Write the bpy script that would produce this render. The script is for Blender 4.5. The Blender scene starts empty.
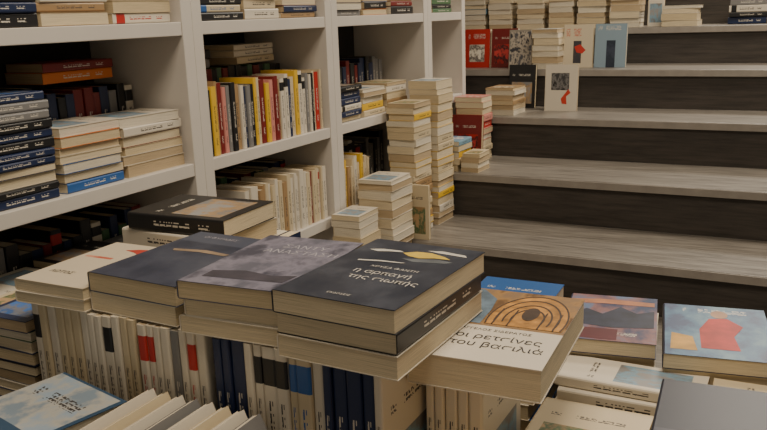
import bpy, bmesh, math, random
from mathutils import Vector, Matrix
random.seed(11)
R=random
COL=bpy.context.scene.collection

# ------------------------------------------------------------------ node helpers
def newmat(name):
    m=bpy.data.materials.new(name); m.use_nodes=True
    nt=m.node_tree
    return m,nt,nt.nodes["Principled BSDF"]
def setin(nt,sock,v):
    if hasattr(v,"is_output") : nt.links.new(v,sock)
    else: sock.default_value=v
def M(nt,op,a,b=0.0):
    n=nt.nodes.new("ShaderNodeMath"); n.operation=op
    setin(nt,n.inputs[0],a); setin(nt,n.inputs[1],b)
    return n.outputs[0]
def between(nt,x,lo,hi):
    return M(nt,'MULTIPLY',M(nt,'GREATER_THAN',x,lo),M(nt,'LESS_THAN',x,hi))
def mixc(nt,f,a,b):
    n=nt.nodes.new("ShaderNodeMix"); n.data_type='RGBA'
    setin(nt,n.inputs[0],f); setin(nt,n.inputs[6],a); setin(nt,n.inputs[7],b)
    return n.outputs[2]
def c4(c): return (c[0],c[1],c[2],1.0)
def noise(nt,vec,scale,detail=3.0,rough=0.5):
    n=nt.nodes.new("ShaderNodeTexNoise"); n.inputs["Scale"].default_value=scale
    n.inputs["Detail"].default_value=detail; n.inputs["Roughness"].default_value=rough
    if vec is not None: nt.links.new(vec,n.inputs["Vector"])
    return n.outputs["Fac"]
def mapped(nt,scale,kind="Object"):
    tc=nt.nodes.new("ShaderNodeTexCoord"); mp=nt.nodes.new("ShaderNodeMapping")
    mp.inputs["Scale"].default_value=scale
    nt.links.new(tc.outputs[kind],mp.inputs["Vector"]); return mp.outputs[0]
def ramp(nt,f,stops):
    n=nt.nodes.new("ShaderNodeValToRGB"); nt.links.new(f,n.inputs[0])
    e=n.color_ramp.elements
    while len(e)<len(stops): e.new(0.5)
    for i,(p,c) in enumerate(stops):
        e[i].position=p; e[i].color=c4(c)
    return n.outputs[0]

def plain(name,col,rough=.6,var=0.12,scale=8,bump=0):
    m,nt,b=newmat(name)
    f=noise(nt,mapped(nt,(1,1,1)),scale,4)
    d=tuple(v*(1-var) for v in col); l=tuple(min(1,v*(1+var)) for v in col)
    c=ramp(nt,f,[(.3,d),(.7,l)])
    nt.links.new(c,b.inputs["Base Color"]); b.inputs["Roughness"].default_value=rough
    return m

def glyphs(nt,u,v,nu,nrow,sub=3,thr=.42):
    """rows of small printed letter-like marks"""
    cb=nt.nodes.new("ShaderNodeCombineXYZ")
    nt.links.new(M(nt,'FLOOR',M(nt,'MULTIPLY',u,nu)),cb.inputs[0])
    nt.links.new(M(nt,'FLOOR',M(nt,'MULTIPLY',v,nrow*sub)),cb.inputs[1])
    w=nt.nodes.new("ShaderNodeTexWhiteNoise"); w.noise_dimensions='2D'
    nt.links.new(cb.outputs[0],w.inputs["Vector"])
    g=M(nt,'GREATER_THAN',w.outputs[0],thr)
    cb2=nt.nodes.new("ShaderNodeCombineXYZ")
    nt.links.new(M(nt,'FLOOR',M(nt,'MULTIPLY',u,nu/7)),cb2.inputs[0])
    w2=nt.nodes.new("ShaderNodeTexWhiteNoise"); w2.noise_dimensions='2D'
    nt.links.new(cb2.outputs[0],w2.inputs["Vector"])
    g=M(nt,'MULTIPLY',g,M(nt,'GREATER_THAN',w2.outputs[0],.2))
    return M(nt,'MULTIPLY',g,M(nt,'LESS_THAN',M(nt,'FRACT',M(nt,'MULTIPLY',v,nrow)),.67))

def cover_mat(name,base,ink,img1,img2,imgbox=(.12,.88,.1,.6),title=(.14,.8,.74,.79),rough=.38,band=None,spine=None,imgscale=4,gl=True,img3=None):
    m,nt,b=newmat(name)
    uv=nt.nodes.new("ShaderNodeUVMap"); sp=nt.nodes.new("ShaderNodeSeparateXYZ")
    nt.links.new(uv.outputs[0],sp.inputs[0])
    U,V=sp.outputs[0],sp.outputs[1]
    isspine=between(nt,U,-.01,1.01)
    isfront=between(nt,U,1.99,3.01)
    fu=M(nt,'SUBTRACT',U,2.0)
    col=c4(base)
    if spine is not None: col=mixc(nt,isspine,col,c4(spine))
    im=M(nt,'MULTIPLY',between(nt,fu,imgbox[0],imgbox[1]),between(nt,V,imgbox[2],imgbox[3]))
    im=M(nt,'MULTIPLY',im,isfront)
    f=noise(nt,mapped(nt,(1,1,1),"UV"),imgscale,5,.6)
    pic=ramp(nt,f,[(.40,img1),(.5,img2),(.60,img3 or tuple(min(1,x*1.3+.03) for x in img1))])
    col=mixc(nt,im,col,pic)
    if gl:
        ti=M(nt,'MULTIPLY',between(nt,fu,title[0],title[1]),between(nt,V,title[2],title[3]))
        ti=M(nt,'MULTIPLY',M(nt,'MULTIPLY',ti,isfront),glyphs(nt,fu,V,60,34))
        col=mixc(nt,ti,col,c4(ink))
    st=M(nt,'MULTIPLY',between(nt,U,.25,.86),between(nt,V,.36,.64))
    st=M(nt,'MULTIPLY',M(nt,'MULTIPLY',st,isspine),glyphs(nt,U,V,75,3.5,3,.4))
    col=mixc(nt,st,col,c4(ink))
    if band is not None:
        bm=M(nt,'MULTIPLY',isspine,between(nt,U,.06,.2))
        col=mixc(nt,bm,col,c4(band))
    nt.links.new(col,b.inputs["Base Color"]); b.inputs["Roughness"].default_value=rough
    return m

def pages_mat(name,c):
    m,nt,b=newmat(name)
    f=noise(nt,mapped(nt,(1.5,260,1),"UV"),1.0,3,.7)
    col=ramp(nt,f,[(.3,tuple(x*.55 for x in c)),(.55,c),(.75,tuple(min(1,x*1.1) for x in c))])
    nt.links.new(col,b.inputs["Base Color"]); b.inputs["Roughness"].default_value=.85
    return m
PAGES=[pages_mat("paper_cream",(.62,.50,.31)),pages_mat("paper_ivory",(.69,.58,.39)),pages_mat("paper_tan",(.50,.38,.23)),pages_mat("paper_white",(.69,.62,.48))]

W_=(.66,.60,.49);CR=(.60,.50,.33);NV=(.012,.024,.075);BK=(.012,.012,.013);RD=(.46,.022,.016);DR=(.18,.013,.012)
YL=(.72,.45,.035);BL=(.025,.11,.34);GY=(.20,.195,.19);GN=(.07,.15,.07);OR=(.66,.17,.022);TN=(.36,.23,.11);PK=(.60,.24,.20);LB=(.20,.34,.44)
INKD=(.05,.045,.045);INKL=(.6,.56,.48)
CM={}
def addc(k,*a,**kw): CM[k]=cover_mat("cover_"+k,*a,**kw)
addc("white",W_,INKD,GY,LB); addc("white_red",W_,RD,RD,TN,band=RD); addc("cream",CR,INKD,TN,GN)
addc("cream_blue",CR,BL,BL,LB,band=BL); addc("navy",NV,INKL,BL,GY); addc("black",BK,INKL,GY,TN)
addc("black_red",BK,(.5,.08,.05),RD,BK,band=RD); addc("red",RD,INKL,DR,OR); addc("dark_red",DR,INKL,RD,BK)
addc("yellow",YL,INKD,OR,TN); addc("blue",BL,INKL,LB,NV); addc("grey",GY,INKL,BK,W_); addc("green",GN,INKL,TN,GY)
addc("orange",OR,INKL,YL,DR); addc("tan",TN,INKD,CR,BK); addc("pink",PK,INKD,RD,W_); addc("light_blue",LB,INKD,W_,BL)
addc("white_black",W_,INKD,BK,GY,band=BK)
LIGHT=["white","cream","white_red","cream","white","cream_blue","white_black","tan","pink","light_blue"]
DARK=["navy","black","dark_red","grey","black_red","navy","black","green","black","white_black"]
SPINES=["white","cream","white","navy","white_black","cream","black","red","white","dark_red","grey","pink","tan","yellow","white_red","blue","orange"]
CNAME={"white":"white","cream":"cream","white_red":"white and red","cream_blue":"cream and blue","white_black":"white and black","tan":"tan","pink":"pink","light_blue":"pale blue","navy":"navy","black":"black","dark_red":"dark red","grey":"grey","black_red":"black and red","green":"dark green","red":"red","yellow":"yellow","orange":"orange","blue":"blue"}

# ------------------------------------------------------------------ generic mesh helpers
def obj_from_bm(bm,name,mat=None,parent=None):
    me=bpy.data.meshes.new(name); bm.to_mesh(me); bm.free()
    o=bpy.data.objects.new(name,me); COL.objects.link(o)
    if mat: me.materials.append(mat)
    if parent: o.parent=parent
    return o
def box(name,x0,x1,y0,y1,z0,z1,mat,parent=None,bev=0.0,origin=None):
    bm=bmesh.new(); bmesh.ops.create_cube(bm,size=1)
    cx,cy,cz=(x0+x1)/2,(y0+y1)/2,(z0+z1)/2
    if origin is None: origin=(cx,cy,cz)
    for v in bm.verts:
        v.co=Vector((v.co.x*(x1-x0)+cx-origin[0],v.co.y*(y1-y0)+cy-origin[1],v.co.z*(z1-z0)+cz-origin[2]))
    if bev>0: bmesh.ops.bevel(bm,geom=bm.edges[:],offset=bev,segments=2,affect='EDGES',profile=.5)
    o=obj_from_bm(bm,name,mat,None)
    o.location=origin
    if parent:
        o.parent=parent; o.location=Vector(origin)-parent.location
    return o
def empty(name,loc,label,cat):
    e=bpy.data.objects.new(name,None); e.empty_display_size=.05; COL.objects.link(e); e.location=loc
    e["label"]=label; e["category"]=cat; return e

# ------------------------------------------------------------------ books
def pose_matrix(pose,W,H,T,lean=0.0):
    if pose=='flat': return Matrix.Translation((-W/2,-H/2,0))
    if pose=='stand':
        B=Matrix(((0,0,1,0),(1,0,0,0),(0,1,0,0),(0,0,0,1)))
        m=Matrix.Translation((-T/2,-W/2,0))@B
        if lean: m=Matrix.Translation((T/2 if lean>0 else -T/2,0,0))@Matrix.Rotation(lean,4,'Y')@Matrix.Translation((-T/2 if lean>0 else T/2,0,0))@m
        return m
    if pose=='face':
        B=Matrix(((1,0,0,0),(0,0,-1,0),(0,1,0,0),(0,0,0,1)))
        return Matrix.Rotation(-lean,4,'X')@Matrix.Translation((-W/2,T,0))@B
def book_meshes(W,H,T,PM,cm,pm):
    c=.0009 if T<.03 else .0012; r=min(.003,T*.25)
    prof=[(W,0),(r,0),(r*.3,r*.3),(0,r),(0,T-r),(r*.3,T-r*.3),(r,T),(W,T),(W,T-c),(c+.0004,T-c),(c+.0004,c),(W,c)]
    bm=bmesh.new(); uvl=bm.loops.layers.uv.new("UVMap")
    lo=[bm.verts.new((x,0,z)) for x,z in prof]; hi=[bm.verts.new((x,H,z)) for x,z in prof]
    n=len(prof)
    for i in range(n):
        j=(i+1)%n
        f=bm.faces.new((lo[i],hi[i],hi[j],lo[j]))
        for l in f.loops:
            x,y,z=l.vert.co
            if i in (1,2,3,4,5): uv=(1-y/H, z/T)
            elif i==6: uv=(2+x/W,y/H)
            elif i==0: uv=(4+x/W,y/H)
            else: uv=(6,0)
            l[uvl].uv=uv
    a=bm.faces.new(lo); b=bm.faces.new(hi[::-1])
    for f in (a,b):
        for l in f.loops: l[uvl].uv=(6,0)
    bmesh.ops.recalc_face_normals(bm,faces=bm.faces[:])
    bm.transform(PM)
    me=bpy.data.meshes.new("book_cover"); bm.to_mesh(me); bm.free(); me.materials.append(cm)
    bm=bmesh.new(); uvl=bm.loops.layers.uv.new("UVMap")
    x0,x1,y0,y1,z0,z1=c+.0006,W-.0012,.0008,H-.0008,c+.0001,T-c-.0001
    vs=[bm.verts.new(p) for p in [(x0,y0,z0),(x1,y0,z0),(x1,y1,z0),(x0,y1,z0),(x0,y0,z1),(x1,y0,z1),(x1,y1,z1),(x0,y1,z1)]]
    off=R.random()*50
    for q in [(0,3,2,1),(4,5,6,7),(0,1,5,4),(1,2,6,5),(2,3,7,6),(3,0,4,7)]:
        f=bm.faces.new([vs[k] for k in q])
        for l in f.loops:
            x,y,z=l.vert.co; l[uvl].uv=((x+y)*8+off,z*8)
    bm.transform(PM)
    mp=bpy.data.meshes.new("book_pages"); bm.to_mesh(mp); bm.free(); mp.materials.append(pm)
    return me,mp
BULK=None; BULKS={}
def book(x,y,z,W,H,T,yaw=0,pose='flat',c="white",pages=None,group=None,label=None,lean=0.0,mat=None,name="book"):
    PM=pose_matrix(pose,W,H,T,lean)
    pm=pages or R.choice(PAGES)
    me,mp=book_meshes(W,H,T,PM,mat or CM[c],pm)
    if BULK is not None:
        X=Matrix.Translation((x,y,z))@Matrix.Rotation(math.radians(yaw),4,'Z')
        me.transform(X); mp.transform(X); BULKS.setdefault(BULK,[]).extend([me,mp]); return None,PM
    o=bpy.data.objects.new(name,me); COL.objects.link(o)
    o.location=(x,y,z); o.rotation_euler=(0,0,math.radians(yaw))
    p=bpy.data.objects.new("page_block",mp); COL.objects.link(p); p.parent=o
    o["label"]=label or "%s paperback book"%CNAME[c]; o["category"]="book"
    if group: o["group"]=group
    return o,PM
def flush_bulk():
    for k,ms in BULKS.items():
        mats=[]; bm=bmesh.new()
        for me in ms:
            mt=me.materials[0]
            if mt not in mats: mats.append(mt)
            n0=len(bm.faces); bm.from_mesh(me); bm.faces.ensure_lookup_table(); idx=mats.index(mt)
            for i in range(n0,len(bm.faces)): bm.faces[i].material_index=idx
        o=obj_from_bm(bm,"books"); 
        for mt in mats: o.data.materials.append(mt)
        o["kind"]="stuff"; o["label"]=k; o["category"]="books"
def stack(x,y,z0,z1,W=.13,H=.19,yaw=0,colors=LIGHT,t=(.014,.028),jit=.006,jyaw=4,group="stacked books",where="in a pile",spine=0.3,pages=None,flip=180,hide=0,hk=""):
    """hide: books whose top lies below this height cannot be seen and go to the bulk object"""
    global BULK
    z=z0; last=None; save=BULK
    while z<z1-.009:
        T=min(R.uniform(*t),max(.01,z1-z))
        c=R.choice(colors)
        w=W*R.uniform(.93,1.0); h=H*R.uniform(.94,1.0)
        ya=yaw+(flip if R.random()<spine else 0)
        BULK=hk if z+T<hide else save
        last=book(x+R.uniform(-jit,jit),y+R.uniform(-jit,jit),z,w,h,T,ya+R.uniform(-jyaw,jyaw),'flat',c,pages,group,"%s paperback lying %s"%(CNAME[c],where))
        z+=T+.0004
    BULK=save
    return last,z
def row_shelf(xf,y0,y1,z,colors=SPINES,h=(.15,.175),w=.115,t=(.008,.024),group="books on shelf",where="standing upright in a shelf row",jx=.008):
    y=y0
    while True:
        T=R.uniform(*t)
        if y+T>y1: break
        c=R.choice(colors); W=w*R.uniform(.92,1.0); H=R.uniform(*h)
        book(xf-W/2-R.uniform(0,jx),y+T/2,z,W,H,T,90,'stand',c,None,group,"%s paperback %s"%(CNAME[c],where))
        y+=T+.0006
def row_table(x0,x1,yf,z,H,colors,w=.14,t=(.010,.022),group="",where="",jy=.004,hj=.004):
    x=x0
    while True:
        T=R.uniform(*t)
        if x+T>x1: break
        c=R.choice(colors)
        book(x+T/2,yf+w/2+R.uniform(0,jy),z,w,H-R.uniform(0,hj),T,0,'stand',c,None,group,"%s paperback %s"%(CNAME[c],where))
        x+=T+.0006

def text_on(o,PM,T,txt,x,y,size,mat,align='LEFT',rot=0,name="title_text",h=.0004):
    cu=bpy.data.curves.new("txt",'FONT'); cu.body=txt; cu.size=size; cu.align_x=align
    cu.resolution_u=3
    t=bpy.data.objects.new("tmp",cu); COL.objects.link(t)
    dg=bpy.context.evaluated_depsgraph_get(); dg.update()
    me=bpy.data.meshes.new_from_object(t.evaluated_get(dg))
    bpy.data.objects.remove(t)
    me.materials.clear(); me.materials.append(mat)
    n=bpy.data.objects.new(name,me); COL.objects.link(n)
    me.transform(PM@Matrix.Translation((x,y,T+h))@Matrix.Rotation(math.radians(rot),4,'Z'))
    n.parent=o
    return n
def poly_on(o,PM,T,pts,mat,name="cover_illustration",h=.0003):
    bm=bmesh.new(); vs=[bm.verts.new((px,py,T+h)) for px,py in pts]; bm.faces.new(vs)
    bmesh.ops.triangulate(bm,faces=bm.faces[:])
    bm.transform(PM)
    return obj_from_bm(bm,name,mat,o)
def strip_on(o,PM,T,a,b_,mat,name="cover_illustration",h=.0003):
    bm=bmesh.new()
    va=[bm.verts.new((px,py,T+h)) for px,py in a]; vb=[bm.verts.new((px,py,T+h)) for px,py in b_]
    for i in range(len(a)-1): bm.faces.new((va[i],va[i+1],vb[i+1],vb[i]))
    bm.transform(PM)
    return obj_from_bm(bm,name,mat,o)

# ------------------------------------------------------------------ room materials
shelf_white=plain("shelf_white_laminate",(.62,.575,.515),.5,.04,6)
shelf_back=plain("shelf_back_dark",(.03,.025,.021),.8,.2)
wall_m=plain("wall_paint",(.18,.16,.14),.8,.08)
ceil_m=plain("ceiling_paint",(.30,.27,.23),.9,.05)
floor_m=plain("floor_dark_stone",(.05,.045,.04),.5,.2,5)
table_m=plain("table_dark_wood",(.04,.035,.03),.4,.2,12)
def wood(name,a,b_,rough,spec=.5):
    m,nt,b=newmat(name)
    f=noise(nt,mapped(nt,(1.2,16,16)),5,9,.7)
    g=noise(nt,mapped(nt,(.6,3,3)),3,4,.6)
    fm=M(nt,'ADD',M(nt,'MULTIPLY',f,.7),M(nt,'MULTIPLY',g,.3))
    c=ramp(nt,fm,[(.36,a),(.64,b_)])
    nt.links.new(c,b.inputs["Base Color"])
    rr=nt.nodes.new("ShaderNodeMapRange"); nt.links.new(f,rr.inputs[0]); rr.inputs[3].default_value=rough-.1; rr.inputs[4].default_value=rough+.14
    nt.links.new(rr.outputs[0],b.inputs["Roughness"])
    b.inputs["Specular IOR Level"].default_value=spec
    return m
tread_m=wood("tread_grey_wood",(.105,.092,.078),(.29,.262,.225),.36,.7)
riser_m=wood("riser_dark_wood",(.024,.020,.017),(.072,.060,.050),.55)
edge_m=plain("tread_edge_strip",(.30,.27,.235),.4,.1,20)

# ------------------------------------------------------------------ room shell
def struct(o): o["kind"]="structure"; return o
struct(box("floor",-2.3,2.4,-1.5,6,-.1,0,floor_m))
struct(box("wall_left",-2.3,-2.2,-1.5,6,0,3.0,wall_m))
struct(box("wall_back",-2.3,2.4,5.9,6,0,3.0,wall_m))
struct(box("ceiling",-2.3,2.4,-1.5,6,3.0,3.1,ceil_m))

# ------------------------------------------------------------------ bookcases
SX=-1.256; SD=.30
BO=[.06,.44,.755,1.025,1.345,1.665,1.985]
TH=.03
def bookcase(y0,y1,label):
    e=empty("bookcase",(SX-SD/2,(y0+y1)/2,0),label,"bookcase")
    pw=.034
    box("side_panel",SX-SD,SX,y0,y0+pw,0,2.05,shelf_white,e,.0015)
    box("side_panel",SX-SD,SX,y1-pw,y1,0,2.05,shelf_white,e,.0015)
    box("back_panel",SX-SD,SX-SD+.008,y0+pw,y1-pw,0,2.05,shelf_back,e)
    for z in BO: box("shelf_board",SX-SD+.008,SX-.002,y0+pw,y1-pw,z,z+TH,shelf_white,e,.0015)
    return e
bookcase(.855,1.4745,"white laminate bookcase with stacked books on every shelf")
bookcase(1.475,2.0845,"white laminate bookcase with upright book rows")
bookcase(2.085,2.7595,"white laminate bookcase beside the wooden steps")
bookcase(2.76,3.12,"narrow white laminate bookcase at the side of the steps")

# ------------------------------------------------------------------ staircase
st=empty("staircase",(0,2.4,0),"wide grey-brown wooden steps with books displayed on them","stairs")
FY=[1.24,1.62,1.995,2.37,2.735,3.12,3.49,3.86,4.24,4.62]
for k in range(9):
    z=.16*(k+1); yf=FY[k]; yb=FY[k+1]; xl=-1.25 if k<6 else -2.15
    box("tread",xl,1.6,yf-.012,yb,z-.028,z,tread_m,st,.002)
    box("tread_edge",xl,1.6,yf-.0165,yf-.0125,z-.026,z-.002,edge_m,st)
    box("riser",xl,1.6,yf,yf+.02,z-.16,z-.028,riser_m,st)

# ------------------------------------------------------------------ display table
tb=empty("display_table",(-.35,.75,0),"low dark display table covered with books","table")
box("table_top",-1.20,.42,.30,1.225,.745,.78,table_m,tb,.003)
for lx in (-1.15,.37):
    for ly in (.35,1.17): box("leg",lx-.03,lx+.03,ly-.03,ly+.03,0,.745,table_m,tb,.002)
box("apron",-1.12,.34,.33,.35,.66,.745,table_m,tb)
TZ=.7805

g="books standing in rows on the display table"
wh="standing spine-out in a table row"
RC=["white","white","navy","white_black","white","cream","navy","blue","white","black","white_red","cream_blue","white"]
ZS=1.02
row_table(-.905,-.72,.685,TZ,ZS-TZ,["white","cream","white","white_black"],.14,(.012,.016),g,wh)
row_table(-.715,-.60,.685,TZ,ZS-TZ,["white","white_red","tan","white","grey"],.14,(.010,.02),g,wh)
row_table(-.598,-.372,.685,TZ,ZS-TZ,["white","navy","white","navy","white","cream_blue","navy","white_black"],.14,(.010,.02),g,wh)
HK="paperbacks packed tightly beneath the visible books on the display table"
BULK=HK
row_table(-.905,-.40,.84,TZ,ZS-TZ,RC,.14,(.02,.03),g,wh)
row_table(-1.00,-.74,.99,TZ,ZS-TZ,RC,.14,(.02,.03),g,wh)
BULK=None
row_table(-.366,-.290,.775,TZ,.98-TZ,["navy","white","dark_red","white"],.135,(.010,.018),g,wh)

INKW=plain("ink_pale",(.55,.52,.47),.5,.02); INKB=plain("ink_black",(.02,.02,.025),.5,.02)
INKGY=plain("ink_lilac_grey",(.40,.38,.42),.5,.02)
G2="books piled on the display table"
def pile(x,y,ztop,specs,W,H,yaw,jit=.003):
    tot=sum(s[0] for s in specs)+.0004*(len(specs)-1); z=ztop-tot
    for s in specs[:-1]:
        book(x+R.uniform(-jit,jit),y+R.uniform(-jit,jit),z,W*R.uniform(.97,1.01),H*R.uniform(.97,1.0),s[0],yaw+s[2]+R.uniform(-1.5,1.5),'flat',s[1],PAGES[1],G2,"%s paperback in a pile on the display table"%CNAME[s[1]])
        z+=s[0]+.0004
    return z
# black book with drawing
b1m=cover_mat("cover_black_drawing",(.013,.017,.028),INKL,(.014,.019,.034),(.026,.031,.047),imgbox=(0,1,0,1),gl=False,rough=.35,imgscale=2)
W,H=.152,.218; yaw=-3; x,y=-.413,.774
z=pile(x,y,1.096,[(.026,"white",0),(.024,"black",180),(.026,"",0)],W,H,yaw,.003)
b,PM=book(x,y,z,W,H,.026,yaw,'flat',pages=PAGES[1],group=G2,mat=b1m,c="black",label="black paperback with yellow bird drawing atop a pile")
T=.026
yel=plain("print_yellow",(.60,.42,.06),.5,.15,60); whi=plain("print_white",(.55,.52,.46),.5,.1,60); gry=plain("print_grey",(.11,.12,.13),.5,.3,40)
def sc(pts,sx,sy): return [(a*sx,b_*sy) for a,b_ in pts]
fx,fy=W/.165,H/.25
poly_on(b,PM,T,sc([(.070,.200),(.085,.212),(.105,.214),(.128,.205),(.140,.196),(.118,.194),(.100,.186),(.083,.190)],fx,fy),yel)
poly_on(b,PM,T,sc([(.080,.176),(.100,.182),(.128,.190),(.150,.186),(.140,.178),(.118,.172),(.100,.168)],fx,fy),gry)
poly_on(b,PM,T,sc([(.020,.198),(.036,.206),(.062,.208),(.070,.203),(.050,.199),(.035,.193)],fx,fy),whi)
poly_on(b,PM,T,sc([(.095,.222),(.115,.228),(.150,.222),(.155,.214),(.135,.216),(.112,.218)],fx,fy),whi)
poly_on(b,PM,T,sc([(.030,.150),(.060,.158),(.095,.160),(.090,.157),(.060,.153),(.032,.146)],fx,fy),whi)
text_on(b,PM,T,"ΧΡΥΣΑ ΦΑΝΤΗ",.055,.112,.0085,INKW)
text_on(b,PM,T,"η αρπαγή",.045,.090,.0165,INKW)
text_on(b,PM,T,"της σιωπής",.050,.070,.0165,INKW)
text_on(b,PM,T,"ΕΚΔΟΣΕΙΣ",.060,.016,.006,INKW)
# lilac landscape
b2m=cover_mat("cover_lilac_landscape",(.08,.08,.11),INKL,(.055,.056,.082),(.20,.188,.24),imgbox=(0,1,0,1),gl=False,imgscale=2.2,rough=.4)
W,H=.145,.205; x,y,yaw=-.570,.785,4
z=pile(x,y,1.086,[(.022,"white",0),(.021,"white",0),(.0225,"",0)],W,H,yaw)
b,PM=book(x,y,z,W,H,.0225,yaw,'flat',pages=PAGES[0],group=G2,mat=b2m,c="grey",label="lilac-grey landscape paperback atop a pile")
text_on(b,PM,.0225,"ΣΑΝΤΥ",.050,.155,.019,INKGY); text_on(b,PM,.0225,"ΑΝΑΣΤΑΣΗ",.035,.132,.019,INKGY)
poly_on(b,PM,.0225,[(.02,.045),(.06,.055),(.10,.047),(.13,.055),(.125,.028),(.02,.022)],plain("print_dusk",(.05,.045,.06),.5,.3,40))
# slate blue
b3m=cover_mat("cover_slate_blue",(.055,.066,.10),INKL,(.016,.023,.046),(.035,.043,.072),imgbox=(0,1,0,.78),gl=False,imgscale=1.8)
W,H=.150,.21; x,y,yaw=-.720,.797,-2
z=pile(x,y,1.072,[(.0255,"white",0),(.026,"",0)],W,H,yaw)
b,PM=book(x,y,z,W,H,.026,yaw,'flat',pages=PAGES[0],group=G2,mat=b3m,c="navy",label="slate blue paperback with small figure print atop a pile")
poly_on(b,PM,.026,[(.03,.125),(.08,.135),(.125,.13),(.12,.122),(.075,.124),(.035,.117)],plain("print_ochre",(.28,.20,.13),.5,.2,30))
text_on(b,PM,.026,"ΟΙ ΦΥΓΑΔΕΣ",.03,.185,.010,INKGY)
# ivory
W,H=.125,.185; x,y,yaw=-.862,.775,1
z=pile(x,y,1.052,[(.0155,"white",0),(.016,"",0)],W,H,yaw)
b,PM=book(x,y,z,W,H,.016,yaw,'flat',pages=PAGES[1],group=G2,c="cream",mat=cover_mat("cover_ivory",(.58,.50,.37),INKD,(.5,.1,.06),(.6,.3,.2),imgbox=(.1,.5,.6,.64),gl=False),label="ivory paperback with red bird print atop a pile")
poly_on(b,PM,.016,[(.05,.155),(.07,.165),(.10,.170),(.115,.162),(.10,.155),(.11,.145),(.085,.142),(.07,.15)],plain("print_red",(.45,.05,.03),.5,.1,40))
text_on(b,PM,.016,"ΛΩΤΟΣ",.02,.04,.012,INKB)
# brown illustrated cover with white label
W,H=.15,.225; x,y,yaw=-.302,.857,3
b5m=cover_mat("cover_brown_art",(.62,.56,.46),INKD,(.14,.075,.03),(.34,.19,.07),imgbox=(0,1,.44,1),gl=False,rough=.4,imgscale=4,img3=(.24,.15,.08))
b,PM=book(x,y,.98,W,H,.0375,yaw,'flat',pages=PAGES[1],group=G2,c="white",mat=b5m,label="brown illustrated paperback with white title label")
T=.0375
gold=plain("print_gold",(.40,.19,.04),.5,.5,50); brown=plain("print_brown",(.05,.028,.016),.5,.3,60); bluep=plain("print_slate",(.13,.19,.25),.5,.4,40)
def arc(cx,cy,rx,ry,a0,a1,n=24): return [(cx+rx*math.cos(math.radians(a0+(a1-a0)*i/n)),cy+ry*math.sin(math.radians(a0+(a1-a0)*i/n))) for i in range(n+1)]
poly_on(b,PM,T,[(.002,.104),(.050,.104),(.050,.15),(.046,.19),(.02,.222),(.002,.222)],bluep)
poly_on(b,PM,T,arc(.100,.132,.048,.084,-18,198),gold,h=.0005)
for s in (.99,.80,.60,.42):
    strip_on(b,PM,T,arc(.100,.132,.048*s,.084*s,-18,198),arc(.100,.132,.048*s-.0022,.084*s-.0034,-18,198),brown,h=.0007)
poly_on(b,PM,T,arc(.100,.150,.010,.022,0,360),brown,h=.0008)
for xx in (.064,.082,.118,.136): poly_on(b,PM,T,[(xx-.001,.106),(xx+.001,.106),(xx+.0012,.16),(xx-.0008,.16)],brown,h=.0008)
text_on(b,PM,T,"ΑΓΓΕΛΟΣ ΣΙΔΕΡΑΤΟΣ",.034,.084,.008,INKB)
text_on(b,PM,T,"οι ρετσίνες",.034,.060,.019,INKB)
text_on(b,PM,T,"του βασιλιά",.034,.038,.019,INKB)

# pile behind
book(-.885,1.015,1.0205,.155,.20,.030,88,'flat',"white",PAGES[0],G2,"white paperback in a pile on the display table")
book(-.875,1.01,1.0515,.14,.19,.028,92,'flat',"black",PAGES[1],G2,"dark photo-cover paperback atop a pile")

# left end piles
stack(-1.085,.82,TZ,.955,.12,.17,0,["white","cream","cream"],(.02,.03),.004,3,G2,"in a table pile",0,hide=.84,hk=HK)
stack(-.966,.755,TZ,.99,.10,.14,0,["black","navy","grey","green","white"],(.012,.02),.003,2,G2,"in a table pile",.0,hide=.85,hk=HK)
# lower-left pile
stack(-.775,.547,TZ,.925,.14,.2,-12,["white","cream","grey"],(.018,.026),.003,2,G2,"in a table pile",0,hide=.88,hk=HK)
blm=cover_mat("cover_blue_white",(.03,.07,.13),INKD,(.20,.26,.32),(.42,.41,.37),imgbox=(0,.95,.45,.98),title=(.15,.9,.72,.82),imgscale=3)
b,PM=book(-.775,.547,.9265,.142,.2,.018,-12,'flat',"blue",PAGES[3],G2,mat=blm,label="blue and grey magazine-like paperback lying on a pile")
for i in range(8):
    c=["white","cream","white","grey"][i%4]
    book(-.608+i*.0225,.585,TZ,.16,.178,.011,0,'stand',c,PAGES[3],"thin booklets leaning in a row","%s thin booklet leaning in a row"%CNAME[c],lean=-.42)

# right side piles
def toppile(x,y,ztop,W,H,yaw,cols,topm,toplabel,tt=.024,vis=1,fan=0.0,pages=None):
    """fan: each lower book sticks out further to the front of the table"""
    global BULK
    n=max(1,int((ztop-tt-TZ)/.022)); th=(ztop-tt-TZ)/n-.0004
    z=TZ
    for i in range(n):
        BULK=HK if i<n-vis else None
        c=R.choice(cols); k=min(n-i,3)
        book(x+R.uniform(-.004,.004),y-fan*k+R.uniform(-.002,.002),z,W*R.uniform(.97,1),H*R.uniform(.97,1),th,yaw+R.uniform(-2,2),'flat',c,R.choice(PAGES[:2]),G2,"%s paperback in a pile on the display table"%CNAME[c])
        z+=th+.0004
    BULK=None
    return book(x,y,z,W,H,tt,yaw,'flat',"black",PAGES[1],G2,mat=topm,label=toplabel)
sun=cover_mat("cover_twilight_mountain",(.03,.04,.09),INKL,(.03,.05,.12),(.26,.13,.13),imgbox=(0,1,0,1),title=(.2,.8,.12,.18),imgscale=1.6,img3=(.13,.18,.30))
fig=cover_mat("cover_red_figure",(.03,.03,.05),INKL,(.04,.07,.16),(.06,.16,.28),imgbox=(0,1,0,1),title=(.2,.9,.85,.93),imgscale=2.2,img3=(.14,.26,.34))
blu=cover_mat("cover_bright_blue",(.02,.10,.31),INKL,(.08,.20,.42),(.5,.5,.48),imgbox=(.0,1,.0,.3))
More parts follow.
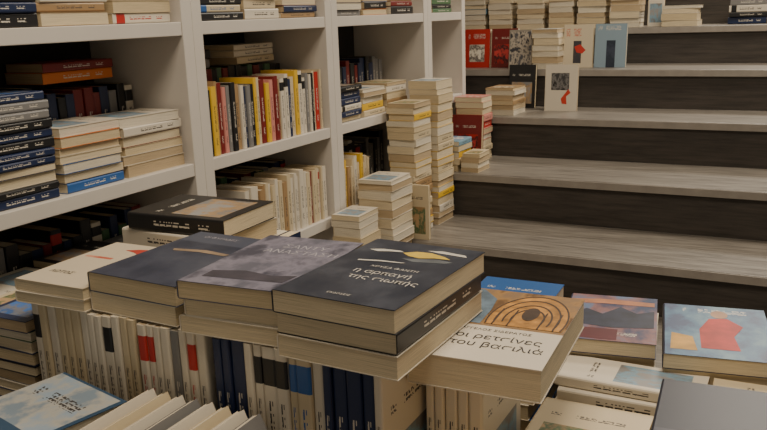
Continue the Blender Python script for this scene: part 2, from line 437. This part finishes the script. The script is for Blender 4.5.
nav=cover_mat("cover_navy_plain",(.012,.014,.028),INKL,(.015,.018,.036),(.03,.03,.052),imgbox=(0,1,0,.4),gl=False)
mar=cover_mat("cover_maroon",(.10,.02,.03),INKL,(.22,.03,.04),(.03,.03,.07),imgbox=(.1,.9,.3,.95),title=(.15,.85,.1,.17))
b,PM=toppile(-.243,1.178,.920,.134,.19,9,["white","cream","white"],sun,"twilight mountain paperback atop a pile",.022,2)
poly_on(b,PM,.022,[(.004,.09),(.03,.125),(.055,.105),(.08,.14),(.105,.115),(.130,.13),(.130,.06),(.07,.05),(.004,.062)],plain("print_ridge",(.02,.025,.05),.5,.4,40))
poly_on(b,PM,.022,[(.004,.165),(.05,.172),(.130,.168),(.130,.15),(.06,.152),(.004,.147)],plain("print_afterglow",(.42,.17,.08),.5,.3,30))
poly_on(b,PM,.022,[(.004,.004),(.080,.004),(.080,.045),(.004,.045)],plain("print_maroon",(.10,.012,.018),.5,.2,30))
b,PM=toppile(-.094,1.180,.920,.145,.20,9,["white","cream","white"],fig,"blue paperback with red figure atop a pile",.022,2)
poly_on(b,PM,.022,[(.05,.03),(.10,.03),(.095,.08),(.11,.12),(.09,.15),(.065,.145),(.05,.10)],plain("print_scarlet",(.48,.03,.02),.5,.3,30))
poly_on(b,PM,.022,arc(.08,.165,.012,.016,0,360),plain("print_skin_tone",(.45,.26,.15),.5,.2,30))
poly_on(b,PM,.022,[(.01,.02),(.045,.02),(.04,.07),(.012,.08)],plain("print_amber",(.55,.30,.05),.5,.3,30))
toppile(.060,1.17,.90,.14,.2,3,["white","cream","white"],blu,"blue paperback atop a pile")
toppile(-.385,1.115,.95,.13,.19,2,["white","cream","blue"],blu,"blue paperback with white band atop a pile")
toppile(-.185,1.045,.892,.075,.19,90,["white","cream","white"],CM["white"],"white paperback lying crosswise atop a pile",.016,3,.007)
toppile(.012,1.045,.892,.075,.19,92,["white","cream","white"],CM["cream"],"cream paperback lying crosswise atop a pile",.016,3,.006)
toppile(-.212,.895,.872,.14,.165,1,["yellow","cream","white"],CM["cream"],"cream paperback atop a pile",.018,3,.012)
toppile(-.052,.865,.932,.15,.21,4,["white","cream","white"],nav,"plain navy paperback atop a pile",vis=2)
toppile(.115,.87,.90,.15,.20,0,["white","cream","black"],mar,"maroon paperback atop a pile")
toppile(-.245,.655,.85,.14,.2,0,["yellow","white","cream"],CM["yellow"],"yellow paperback atop a pile",vis=2)
toppile(-.09,.63,.86,.15,.2,0,["white","cream"],CM["white"],"white paperback atop a pile")

# ------------------------------------------------------------------ shelf contents
ZA,ZB,ZC=1.3755,1.0555,.7855
XF=SX-.012
def sstack(yc,z0,z1,colors,spine,L=.17,W=.128,group="",t=(.014,.026),xf=XF):
    return stack(xf-W/2-.003,yc,z0,z1,W,L,0,colors,t,.004,2,group,"on a bookcase shelf",spine)
g="books on the eye-level shelf"
sstack(.985,ZB,1.26,["black","white_black","navy","white","grey","navy"],.85,group=g,t=(.012,.02))
sstack(1.160,ZB,1.185,["cream","white","navy","cream","orange","blue"],.35,.16,group=g)
sstack(1.340,ZB,1.19,["cream","cream","white","dark_red","red"],.3,.185,group=g)
stack(SX-.22,1.28,ZB+.202,ZB+.245,.12,.2,0,["dark_red","red","orange"],(.018,.025),.004,3,g,"on top of a shelf row",1)
row_shelf(XF,1.515,2.035,ZB,SPINES+["navy","dark_red","black","red","grey"],(.155,.18),.115,(.009,.022),g)
stack(SX-.215,1.62,ZB+.201,ZB+.25,.12,.19,0,["grey","dark_red","black"],(.018,.025),.004,3,g,"on top of a shelf row",1)
stack(SX-.205,1.90,ZB+.201,ZB+.262,.125,.19,0,["cream","white","tan"],(.014,.022),.004,3,g,"on top of a shelf row",.4)
sstack(2.20,ZB,1.165,["black","white_black","white","navy"],.8,.14,group=g)
sstack(2.36,ZB,1.145,["cream","white","yellow"],.2,.15,group=g)
BULK="small paperbacks far inside and high up in the bookcases"
sstack(2.53,ZB,1.15,["cream","white","tan"],.4,.15,group=g)
row_shelf(SX-.155,.90,1.43,ZB,DARK,(.17,.2),.115,(.02,.032),g)
row_shelf(SX-.15,1.515,2.04,ZB,DARK,(.19,.2),.115,(.02,.032),g)
row_shelf(SX-.155,2.125,2.71,ZB,DARK,(.15,.18),.115,(.02,.032),g)
row_shelf(SX-.155,.90,1.43,ZC,DARK,(.13,.17),.115,(.02,.032),g)
row_shelf(SX-.155,1.515,2.04,ZC,DARK,(.13,.17),.115,(.02,.032),g)
row_shelf(SX-.155,2.125,2.70,ZC,DARK,(.13,.17),.115,(.02,.032),g)
sstack(2.21,ZA,1.45,["navy","black","grey"],.8,group=g)
sstack(2.39,ZA,1.44,["black","orange","blue"],.8,.16,group=g)
sstack(2.58,ZA,1.44,["black","tan","dark_red"],.8,.18,group=g)
sstack(2.93,ZA,1.44,["black","green","navy"],.8,.18,group=g)
sstack(1.57,ZC,.86,["black","navy"],.8,.1,group=g)
row_shelf(XF,2.125,2.34,ZC,["cream","tan","white","yellow","black"],(.12,.16),.11,(.01,.02),g)
sstack(.985,ZC,.90,["white_black","white","grey"],.8,group=g)
BULK=None
g="books on the upper shelf"
sstack(.985,ZA,1.45,["black","grey","navy"],.9,group=g)
sstack(1.160,ZA,1.45,["white","yellow","cream","tan"],.8,group=g)
sstack(1.340,ZA,1.45,["white_red","cream","yellow","white"],.6,group=g)
sstack(1.60,ZA,1.44,["navy","dark_red","black","cream_blue"],.8,group=g)
sstack(1.77,ZA,1.44,["cream","yellow","black","white"],.7,.15,group=g)
sstack(1.945,ZA,1.44,["dark_red","white_red","tan","navy"],.8,group=g)
g="books on the low shelf"
sstack(1.160,ZC,.91,["white","white_black","grey","black"],.8,.16,group=g)
sstack(1.340,ZC,.90,["black","dark_red","grey"],.8,.18,group=g)
row_shelf(XF,1.64,2.035,ZC,["cream","white","cream","tan","white_red","cream","dark_red","white"],(.15,.17),.115,(.010,.022),g)

# ------------------------------------------------------------------ books on the steps
g="books stacked on the steps"; wh="in a stack on the wooden steps"
HS="small paperbacks in distant and half hidden stacks on the steps"
def tstack(x0,x1,y0,y1,z0,z1,colors=LIGHT,spine=.2,t=(.016,.027),yaw=0,flip=180,hide=0):
    w=x1-x0; l=y1-y0
    if abs(yaw)==90: w,l=l,w
    return stack((x0+x1)/2,(y0+y1)/2,z0+.0004,z1,w,l,yaw,colors,t,.003,2,g,wh,spine,flip=flip,hide=hide,hk=HS)
tstack(-1.248,-1.15,2.01,2.14,.48,.80,["cream","white"],.1,(.02,.03),hide=.68)
tstack(-1.248,-1.125,2.18,2.33,.48,.875,["cream","white","white","cream"],.1,(.02,.032),hide=.66)
book(-1.145,2.372,.6404,.11,.185,.012,0,'face',"cream",None,g,"plain cream book propped upright on a step",lean=.0)
tstack(-1.248,-1.145,2.395,2.53,.64,1.09,["cream","cream","white","yellow","tan"],.3,hide=.83)
tstack(-1.248,-1.135,2.56,2.70,.64,1.15,["cream","white","cream","yellow"],.2,(.018,.03))
tstack(-1.248,-1.135,2.745,2.88,.8,.915,["yellow","light_blue","cream","yellow"],.5)
tstack(-1.128,-1.055,2.745,2.86,.8,.87,["yellow","cream"],.5)
book(-1.183,2.93,.8004,.125,.185,.022,0,'face',"dark_red",None,g,"dark red book standing face-out on a step",lean=.1)
BULK=HS
tstack(-1.248,-1.13,2.98,3.09,.8,1.05,["pink","red","cream"],.5)
BULK=None
tstack(-1.185,-1.06,3.15,3.30,.96,1.07,["cream","white","tan","cream"],.2)
book(-1.12,3.42,.9604,.12,.185,.02,0,'face',"black",None,g,"black book standing face-out on a step",lean=.12)
PORT=cover_mat("cover_portrait",W_,INKD,BK,GY,imgbox=(.2,.75,.45,.82),gl=False,imgscale=6)
b,PM=book(-.925,3.34,.9604,.137,.19,.016,0,'face',"white",None,g,"white book with portrait and red lettering standing face-out",lean=.08,mat=PORT)
poly_on(b,PM,.016,[(.075,.03),(.095,.028),(.092,.06),(.11,.075),(.1,.09),(.085,.07),(.07,.05)],plain("print_red_mark",(.55,.04,.02),.5,.05))
Y4=3.60
REDF=cover_mat("cover_red_framed",RD,INKL,(.6,.55,.45),(.1,.08,.08),imgbox=(.2,.8,.15,.6),title=(.15,.85,.75,.88))
book(-1.395,Y4,1.1204,.125,.175,.03,0,'face',"red",None,g,"red book with framed picture standing face-out",lean=.1,mat=REDF)
book(-1.262,Y4,1.1204,.125,.175,.03,0,'face',"dark_red",None,g,"dark red book standing face-out on a step",lean=.1)
PIC=cover_mat("cover_grey_picture",(.30,.27,.22),INKD,(.04,.04,.05),(.55,.48,.38),imgbox=(.05,.95,.05,.95),gl=False,imgscale=5)
book(-1.165,Y4-.06,1.1204,.11,.17,.02,0,'face',"grey",None,g,"grey picture book standing face-out on a step",lean=.1,mat=PIC)
tstack(-1.105,-.985,3.52,3.66,1.12,1.29,["cream","white","cream"],.1,(.02,.03))
BWR=cover_mat("cover_ivory_red_figure",(.60,.52,.38),(.5,.05,.03),(.04,.04,.05),(.04,.04,.05),imgbox=(.35,.62,.1,.62),title=(.1,.6,.72,.9),img3=(.06,.05,.05))
b,PM=book(-.925,Y4,1.1204,.13,.185,.02,0,'face',"cream",None,g,"ivory book with dark red figure standing face-out",lean=.1,mat=BWR)
poly_on(b,PM,.02,[(.05,.09),(.075,.10),(.1,.075),(.085,.06),(.06,.065)],plain("print_crimson",(.5,.03,.02),.5,.1))
BLF=cover_mat("cover_pale_blue_figure",(.24,.33,.40),INKL,(.02,.03,.05),(.02,.03,.05),imgbox=(.38,.66,.0,.62),title=(.1,.9,.85,.95),img3=(.04,.05,.08))
book(-.785,Y4,1.1204,.135,.185,.02,0,'face',"light_blue",None,g,"pale blue book with dark figure standing face-out",lean=.1,mat=BLF)
BULK=HS
for x0,x1,zt,cs in [(-1.60,-1.46,1.45,LIGHT),(-1.445,-1.325,1.45,["cream","white"]),(-1.30,-1.165,1.46,["cream","white"]),(-1.14,-1.02,1.45,["cream","white","tan"]),(-1.005,-.87,1.46,["cream","white"]),(-.855,-.72,1.45,["cream","white"]),(-.625,-.47,1.37,["white","cream","cream"])]:
    tstack(x0,x1,3.89,4.03,1.28,zt,cs,.1,(.02,.03))
tstack(-.36,-.20,4.03,4.17,1.28,1.42,["black","navy","white_black","grey"],.8,(.02,.03),yaw=90,flip=0)
tstack(-.19,-.03,4.03,4.17,1.28,1.43,["black","navy","grey"],.8,(.02,.03),yaw=90,flip=0)
BULK=None
book(-.66,3.95,1.2804,.07,.17,.02,0,'face',"white",None,g,"white booklet standing face-out",lean=0.02)
flush_bulk()

# ------------------------------------------------------------------ lights
def area(name,loc,sx,sy,power,col,rot=(0,0,0)):
    l=bpy.data.lights.new(name,'AREA'); l.shape='RECTANGLE'; l.size=sx; l.size_y=sy; l.energy=power; l.color=col
    o=bpy.data.objects.new(name,l); COL.objects.link(o); o.location=loc; o.rotation_euler=rot
    o["label"]="ceiling light panel with soft warm white glow"; o["category"]="ceiling light"; return o
area("ceiling_light",(-.2,.6,2.95),.9,.7,40,(1,.86,.68))
area("ceiling_light",(.2,3.0,2.95),1.4,.7,44,(1,.875,.71))
area("ceiling_light",(.3,5.0,2.95),1.8,.7,82,(1,.90,.76))
w=bpy.data.worlds.new("World"); bpy.context.scene.world=w; w.use_nodes=True
bg=w.node_tree.nodes["Background"]; bg.inputs[0].default_value=(1,.88,.72,1); bg.inputs[1].default_value=.28

# ------------------------------------------------------------------ camera
f=812.0
Yc=Vector((437,216,-812)).normalized()
Xc=Vector((1583,-145,812)); Xc=(Xc-Yc*Xc.dot(Yc)).normalized()
Zc=Xc.cross(Yc)
cam=bpy.data.cameras.new("camera"); co=bpy.data.objects.new("camera",cam); COL.objects.link(co)
m=Matrix((Xc,Yc,Zc)).to_4x4(); m.translation=Vector((0,0,1.376)); co.matrix_world=m
cam.sensor_width=36; cam.lens=f/767*36; cam.clip_start=.02
bpy.context.scene.camera=co
